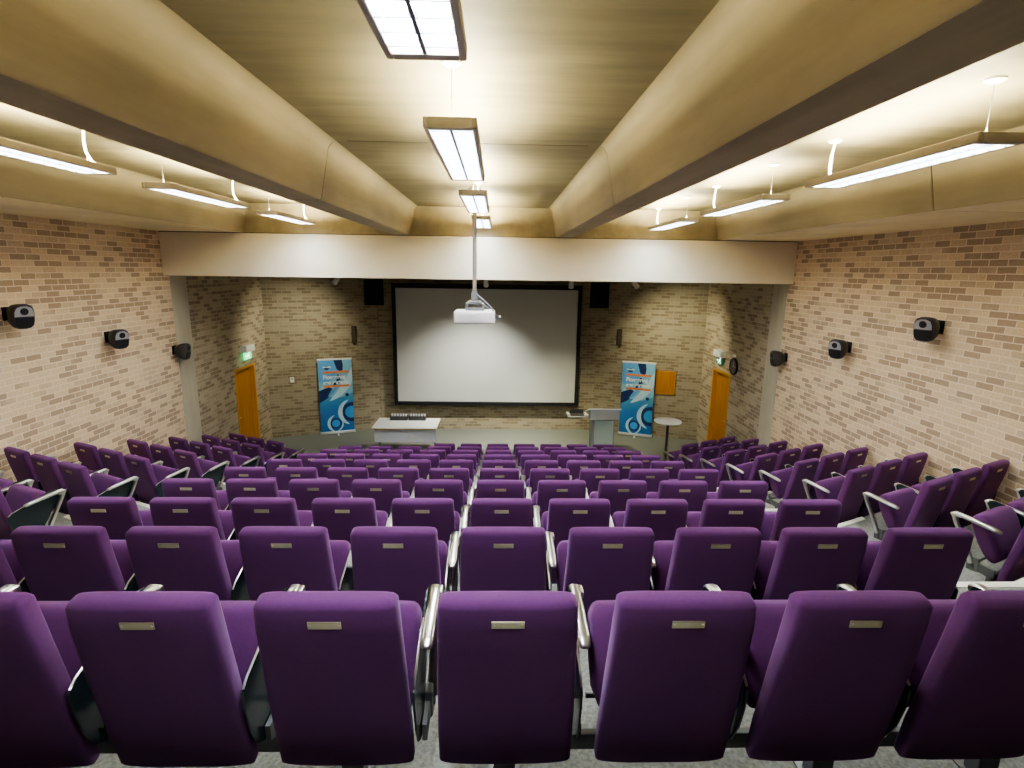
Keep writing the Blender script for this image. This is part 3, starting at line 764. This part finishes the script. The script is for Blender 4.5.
# exit signs above the doors
def man(bm, mi):
    def poly(pts, y): quad(bm, [(x, y, z) for x, z in pts], mi)
    n = 10
    poly([(0.035 + 0.016 * math.cos(2*PI*i/n), 0.045 + 0.016 * math.sin(2*PI*i/n)) for i in range(n)], 0)
    poly([(0.0, -0.005), (0.022, 0.028), (0.04, 0.02), (0.022, -0.012)], 0)
    poly([(0.002, -0.002), (-0.03, -0.02), (-0.05, -0.052), (-0.036, -0.056), (-0.018, -0.03), (0.012, -0.012)], 0)
    poly([(0.012, -0.012), (0.03, -0.02), (0.028, -0.056), (0.042, -0.056), (0.045, -0.012), (0.022, -0.004)], 0)
    poly([(0.018, 0.024), (-0.012, 0.016), (-0.03, -0.004), (-0.02, -0.008), (-0.004, 0.006), (0.018, 0.012)], 0)
    poly([(-0.075, 0.006), (-0.05, 0.006), (-0.05, 0.022), (-0.1, 0.0), (-0.05, -0.022), (-0.05, -0.006), (-0.075, -0.006)], 0)
for s, lab, my in ((-1, 'lit green running-man exit sign under a white lamp box, left door', 12.70), (1, 'green running-man exit sign under a white lamp box, right door', 12.66)):
    # local frame: -y into the room
    rz = PI / 2 if s < 0 else -PI / 2
    t = thing('exit_sign', lab, 'exit sign', (s * (HW - 0.002), my, 2.36), rz, 'exit signs')
    bm = bmesh.new(); box(bm, -0.22, 0.22, -0.14, 0, 0.07, 0.22, 0.012); obj('lamp_housing', bm, ['lampwhite'], t)
    bm = bmesh.new(); box(bm, -0.19, 0.19, -0.06, -0.045, -0.11, 0.068, 0.003); sg = obj('sign_panel', bm, ['exit' if s < 0 else 'exitdim'], t)
    bm = bmesh.new(); man(bm, 0)
    for v in bm.verts: v.co = Vector((v.co.x * 1.6, -0.0625, v.co.z * 1.35 - 0.02))
    obj('pictogram', bm, ['exitwhite'], sg)
    bm = bmesh.new(); box(bm, -0.02, 0.02, -0.045, 0, -0.02, 0.06); obj('wall_mount', bm, ['lampwhite'], t)
t = thing('wall_clock', 'round dark wall clock beside the right exit sign', 'clock', (HW - 0.002, 11.95, 2.32), -PI / 2)
bm = bmesh.new(); lathe(bm, [(0.0, 0.0), (0.185, 0.0), (0.19, 0.03), (0.18, 0.045), (0.165, 0.045), (0.16, 0.03), (0, 0.03)], 40, mat=Matrix.Rotation(PI/2, 4, 'X')); obj('clock_frame', bm, ['black'], t, True)
bm = bmesh.new(); lathe(bm, [(0.0, 0.031), (0.158, 0.031), (0.158, 0.033), (0.0, 0.033)], 40, mat=Matrix.Rotation(PI/2, 4, 'X')); obj('clock_face', bm, ['clockface'], t)
bm = bmesh.new(); box(bm, -0.005, 0.005, -0.037, -0.034, 0, 0.09); box(bm, 0, 0.12, -0.037, -0.034, -0.004, 0.004); obj('hand', bm, ['whiteplastic'], t)
bm = bmesh.new(); box(bm, -0.03, 0.03, -0.05, -0.001, 0.21, 0.27, 0.006); obj('wall_mount', bm, ['lampwhite'], t)

# brick-wall surround speakers
def wall_speaker(label, group, s, y, z, yaw, dark):
    """s: side; local frame has +y pointing out of the wall before the head is aimed"""
    rz = -PI / 2 if s < 0 else PI / 2
    t = thing('wall_speaker', label, 'loudspeaker', (s * HW, y, z), rz, group)
    # wall bracket
    bm = bmesh.new(); box(bm, -0.055, 0.055, 0.0, 0.015, -0.08, 0.08, 0.004); tube(bm, [(0, 0.01, 0.0), (0, 0.05, -0.01), (0, 0.08, -0.02)], 0.024, 10); obj('wall_mount', bm, ['black'], t, True)
    A = Matrix.Translation((0, 0.15, -0.02)) @ Matrix.Rotation(yaw, 4, 'Z') @ Matrix.Rotation(math.radians(-8), 4, 'X')
    bm = bmesh.new()      # rounded cabinet swelling to the front
    rings = []
    for yy, w, h, e in ((-0.115, 0.035, 0.06, 2.6), (-0.09, 0.075, 0.095, 2.6), (-0.03, 0.105, 0.13, 3.0), (0.04, 0.118, 0.148, 3.2), (0.085, 0.115, 0.145, 3.2), (0.098, 0.104, 0.135, 3.2)):
        rings.append([A @ Vector((a, yy, b)) for a, b in ring_pts(28, w, h, e)])
    loft(bm, rings); cab = obj('cabinet', bm, ['darkgrey'], t, True)
    bm = bmesh.new()      # grey baffle on the upper half, tweeter
    prism(bm, [(x, zz) for x, zz in [(-0.098, 0.005), (0.098, 0.005), (0.096, 0.06), (0.075, 0.105), (0.03, 0.125), (-0.03, 0.125), (-0.075, 0.105), (-0.096, 0.06)]], 'y', 0.097, 0.104)
    for v in bm.verts: v.co = A @ v.co
    obj('baffle', bm, ['darkgrey' if dark else 'silverpaint'], t)
    bm = bmesh.new(); lathe(bm, [(0.0, 0.0), (0.042, 0.0), (0.040, 0.008), (0.012, 0.004), (0.0, 0.010)], 20, mat=A @ Matrix.Translation((0, 0.104, 0.065)) @ Matrix.Rotation(-PI/2, 4, 'X')); obj('tweeter', bm, ['black'], t, True)
    bm = bmesh.new()
    prism(bm, [(-0.098, -0.005), (0.098, -0.005), (0.092, -0.09), (0.06, -0.128), (-0.06, -0.128), (-0.092, -0.09)], 'y', 0.097, 0.106)
    for v in bm.verts: v.co = A @ v.co
    obj('grille', bm, ['black'], t)
for s, side in ((-1, 'left'), (1, 'right')):
    for y, z, yaw, w, dk in ((6.68 if s < 0 else 6.44, 3.76, 22, 'nearest', 0), (8.31 if s < 0 else 8.08, 3.29, 22, 'middle', 0), (9.95 if s < 0 else 9.84, 2.86, -8, 'farthest', 1)):
        yw = math.radians(yaw) * (-1 if s < 0 else 1)
        wall_speaker('%s black wall speaker on the %s brick wall' % (w, side), 'speakers on the %s wall' % side, s, y, z, yw, dk)

# ------------------------------------------------------------------ the lecture seats
SP = 0.548
def arm_bm():
    bm = bmesh.new()
    # bar: flat-topped polished casting, nose curling down into the strut
    tube(bm, [(0, 0.175, 0.572), (0, 0.182, 0.575), (0, 0.22, 0.583), (0, 0.32, 0.598), (0, 0.42, 0.610), (0, 0.475, 0.612), (0, 0.498, 0.595)], [0.012, 0.020, 0.0235, 0.0235, 0.0235, 0.023, 0.018], 12, 0, [0.008, 0.013, 0.0155, 0.0165, 0.017, 0.019, 0.018], 3.0)
    tube(bm, [(0, 0.484, 0.606), (0, 0.465, 0.55), (0, 0.415, 0.45), (0, 0.355, 0.34), (0, 0.318, 0.265)], [0.020, 0.018, 0.016, 0.018, 0.022], 10, 0, [0.022, 0.018, 0.016, 0.018, 0.024], 2.6, Vector((1, 0, 0)))
    box(bm, -0.010, 0.034, 0.435, 0.492, 0.588, 0.622, 0.008)      # hinge casting of the tablet
    return bm
def make_seat():
    root = thing('lecture_seat', 'x', 'seat')
    bm = bmesh.new()
    path = [(0.012, 0.877), (0.026, 0.78), (0.044, 0.68), (0.068, 0.56), (0.094, 0.43), (0.122, 0.30), (0.150, 0.150)]
    pad(bm, path, [0.430, 0.433, 0.438, 0.446, 0.452, 0.459, 0.462], [0.088, 0.09, 0.088, 0.084, 0.078, 0.07, 0.062], 0.034, sag=0.012, e=6.0)
    obj('backrest', bm, ['purple'], root, True)
    bm = bmesh.new()
    pad(bm, [(0.352, 0.635), (0.335, 0.59), (0.305, 0.52), (0.270, 0.44), (0.235, 0.365), (0.205, 0.300)], [0.466, 0.474, 0.478, 0.478, 0.470, 0.44], [0.13, 0.14, 0.15, 0.14, 0.115, 0.085], 0.045, e=5.0)
    obj('seat_cushion', bm, ['purple'], root, True)
    # number plate let into the back, with its two screws
    bm = bmesh.new()
    A = Matrix.Translation((0, -0.0235, 0.802)) @ Matrix.Rotation(math.atan2(0.014, 0.1), 4, 'X')
    box(bm, -0.050, 0.050, -0.0015, 0.004, -0.0125, 0.0125, 0.001, mat=A)
    for x in (-0.043, 0.043): lathe(bm, [(0.0045, 0), (0.004, 0.002), (0.0, 0.003)], 8, mat=A @ Matrix.Translation((x, -0.0015, 0)) @ Matrix.Rotation(PI/2, 4, 'X'))
    obj('number_plate', bm, ['plate'], root)
    # arm with strut, right-hand side
    a = obj('armrest', arm_bm(), ['chrome'], root, True, (SP / 2, 0, 0))
    # folded writing tablet hanging inside the arm, dark panel with a bright edge
    bm = bmesh.new()
    out = [(0.478, 0.600), (0.465, 0.625), (0.43, 0.634), (0.37, 0.626), (0.30, 0.600), (0.20, 0.566), (0.09, 0.530), (0.055, 0.50), (0.06, 0.43), (0.085, 0.33), (0.125, 0.245), (0.175, 0.212), (0.225, 0.215), (0.28, 0.27), (0.37, 0.42), (0.44, 0.53)]
    prism(bm, out, 'x', 0.2435, 0.2505)
    tb = obj('writing_tablet', bm, ['tablet'], root)
    bm = bmesh.new()
    tube(bm, [(0.247, y, z) for y, z in [(0.062, 0.512), (0.09, 0.533), (0.20, 0.569), (0.30, 0.603)]], 0.0045, 6)
    obj('tablet_edge', bm, ['chrome'], tb, True)
    # steel bracket down to the beam
    bm = bmesh.new()
    box(bm, 0.2515, 0.280, 0.270, 0.350, 0.205, 0.315, 0.008)
    prism(bm, [(0.33, 0.215), (0.33, 0.285), (0.17, 0.270), (0.17, 0.206)], 'x', 0.254, 0.272)
    lathe(bm, [(0.014, 0), (0.012, 0.006), (0, 0.008)], 12, mat=Matrix.Translation((0.280, 0.31, 0.245)) @ Matrix.Rotation(PI/2, 4, 'Y'))
    box(bm, 0.2515, 0.271, 0.190, 0.235, 0.2015, 0.240, 0.003)
    tube(bm, [(-0.24, 0.31, 0.265), (0.2515, 0.31, 0.265)], 0.011, 8)
    obj('bracket', bm, ['bracket'], root)
    return root
def add_left_arm(root):
    a = obj('armrest', arm_bm(), ['chrome'], root, True, (-0.268, 0, 0))
    bm = bmesh.new()
    box(bm, -0.278, -0.249, 0.270, 0.350, 0.205, 0.315, 0.008)
    prism(bm, [(0.33, 0.215), (0.33, 0.285), (0.17, 0.270), (0.17, 0.206)], 'x', -0.272, -0.252)
    box(bm, -0.268, -0.249, 0.190, 0.235, 0.2015, 0.240, 0.003)
    lathe(bm, [(0.014, 0), (0.012, 0.006), (0, 0.008)], 12, mat=Matrix.Translation((-0.278, 0.31, 0.245)) @ Matrix.Rotation(-PI/2, 4, 'Y'))
    obj('bracket', bm, ['bracket'], root)
seat_mid = make_seat()
seat_end = copy_thing(seat_mid, (0, 0, 0)); add_left_arm(seat_end)
used = {'mid': False, 'end': False}
def place_seat(x, y, z, rz, label, group, end=False):
    key = 'end' if end else 'mid'; src = seat_end if end else seat_mid
    if not used[key]:
        used[key] = True; o = src; o.location = (x, y, z); o.rotation_euler = (0, 0, rz); o['label'] = label; o['group'] = group
        return o
    return copy_thing(src, (x, y, z), rz, label, group)
def seat_beam(label, group, x, y, z, rz, xa, xb, legs):
    t = thing('seat_support', label, 'seat support', (x, y, z), rz, group)
    bm = bmesh.new(); box(bm, xa, xb, 0.195, 0.225, 0.135, 0.20, 0.004); obj('cross_bar', bm, ['bracket'], t)
    for l in legs:
        bm = bmesh.new(); box(bm, l - 0.04, l + 0.04, 0.18, 0.24, 0.008, 0.134, 0.004); box(bm, l - 0.06, l + 0.06, 0.13, 0.33, 0.0, 0.008, 0.002); obj('leg', bm, ['bracket'], t)

near = ['nearest', 'second-nearest', 'third-nearest', 'fourth-nearest', 'fifth-nearest', 'fifth-farthest', 'fourth-farthest', 'third-farthest', 'second-farthest', 'farthest']
for k in range(1, 11):
    lo = -2 if k == 10 else -5
    for i in range(lo, 5):
        x = 0.300 - 0.002 * max(0, k - 4) + (SP if k <= 4 else 0.544 if k == 5 else 0.541) * i
        if k == 1:
            w = 'purple seat straight ahead at the middle of the nearest centre row' if i == 0 else 'purple seat %s to the %s of the middle one in the nearest centre row' % (ORD[abs(i) - 1], 'left' if i < 0 else 'right')
        else:
            w = '%s purple seat from the left in the %s centre row' % (ORD[i - lo], near[k - 1])
        place_seat(x, row_y(k), row_z(k), 0, w, 'seats of the centre block', end=(i == lo))
    x0 = 0.300
    if lo == -5: seat_beam('dark steel support bar under the left half of the %s centre row' % near[k - 1], 'seat supports of the centre block', x0, row_y(k), row_z(k), 0, -5.45 * SP, -0.62 * SP, [-4.9 * SP, -3.2 * SP, -1.0 * SP])
    seat_beam('dark steel support bar under the %s of the %s centre row' % ('right half' if lo == -5 else 'seats', near[k - 1]), 'seat supports of the centre block', x0, row_y(k), row_z(k), 0, (-0.38 if lo == -5 else -2.4) * SP, 4.45 * SP, [0.0, 2.15 * SP, 3.3 * SP])

pos3 = ['aisle', 'middle', 'wall']
A26 = math.radians(26)
fromstage = {10: 'first', 9: 'second', 8: 'third', 7: 'fourth', 6: 'fifth', 5: 'sixth', 4: 'seventh', 3: 'eighth', 2: 'ninth'}
for s, side in ((1, 'right'), (-1, 'left')):
    for k in range(3 if s > 0 else 4, 11):
        rz = A26 * s
        # inner top corner of the aisle seat
        cx, cy = (4.15 - 0.012 * max(0, k - 4) if s > 0 else 4.09 - 0.012 * max(0, k - 6)), row_y(k) - 0.02
        for j in range(3):
            d = 0.22 + SP * j
            x = s * (cx + d * math.cos(A26)); y = cy + d * math.sin(A26)
            lab = '%s seat of the %s row from the stage in the %s block' % (pos3[j], fromstage[k], side)
            place_seat(x, y, row_z(k), rz, 'purple ' + lab, 'seats of the %s block' % side, end=(s > 0 and j == 0) or (s < 0 and j == 2))
        d = 0.22 + SP
        seat_beam('dark steel support bar under the %s row from the stage in the %s block' % (fromstage[k], side), 'seat supports of the %s block' % side, s * (cx + d * math.cos(A26)), cy + d * math.sin(A26), row_z(k), rz, -1.45 * SP, 1.45 * SP, [-0.95 * SP, 0.95 * SP])

# ------------------------------------------------------------------ stage lamps (they sit in the spot heads)
spot((-3.30, 12.36, 4.03), (-5.1, 14.1, 2.0), 85, 92, 1.0, (1.0, 0.95, 0.74))
spot((3.34, 12.36, 4.03), (5.15, 14.0, 2.0), 110, 92, 1.0, (1.0, 0.94, 0.66))
spot((1.90, 12.36, 4.0), (1.9, 13.4, 0.4), 190, 75, 0.9)
spot((0.0, 12.36, 4.0), (-0.5, 14.3, 0.3), 320, 88, 1.0, (1.0, 0.97, 0.85))

# ------------------------------------------------------------------ camera
F = 550.0
vp, roll = (498.0, 270.0), 0.0148
dY = Vector((vp[0] - 512, vp[1] - 384, F)).normalized()
h = Vector((1, roll, 0)); h = (h - h.dot(dY) * dY).normalized()
dZ = dY.cross(h)
if dZ.y > 0: dZ = -dZ
right = Vector((h.x, dY.x, dZ.x)); down = Vector((h.y, dY.y, dZ.y)); fwd = Vector((h.z, dY.z, dZ.z))
cam = bpy.data.cameras.new('camera'); co = bpy.data.objects.new('camera', cam); C.objects.link(co)
cam.sensor_width = 36.0; cam.lens = F / 1024 * 36.0; cam.clip_start = 0.05; cam.clip_end = 100
m = Matrix(((right.x, -down.x, -fwd.x, 0.26), (right.y, -down.y, -fwd.y, 0.0), (right.z, -down.z, -fwd.z, 4.35), (0, 0, 0, 1)))
co.matrix_world = m
sc = bpy.context.scene
sc.camera = co
w = bpy.data.worlds.new('world'); sc.world = w; w.use_nodes = True
w.node_tree.nodes['Background'].inputs[0].default_value = (0.02, 0.02, 0.02, 1)
sc.view_settings.view_transform = 'AgX'
sc.view_settings.look = 'AgX - Medium High Contrast'
sc.view_settings.exposure = 1.5
sc.cycles.use_denoising = True
sc.cycles.max_bounces = 8
sc.cycles.diffuse_bounces = 5
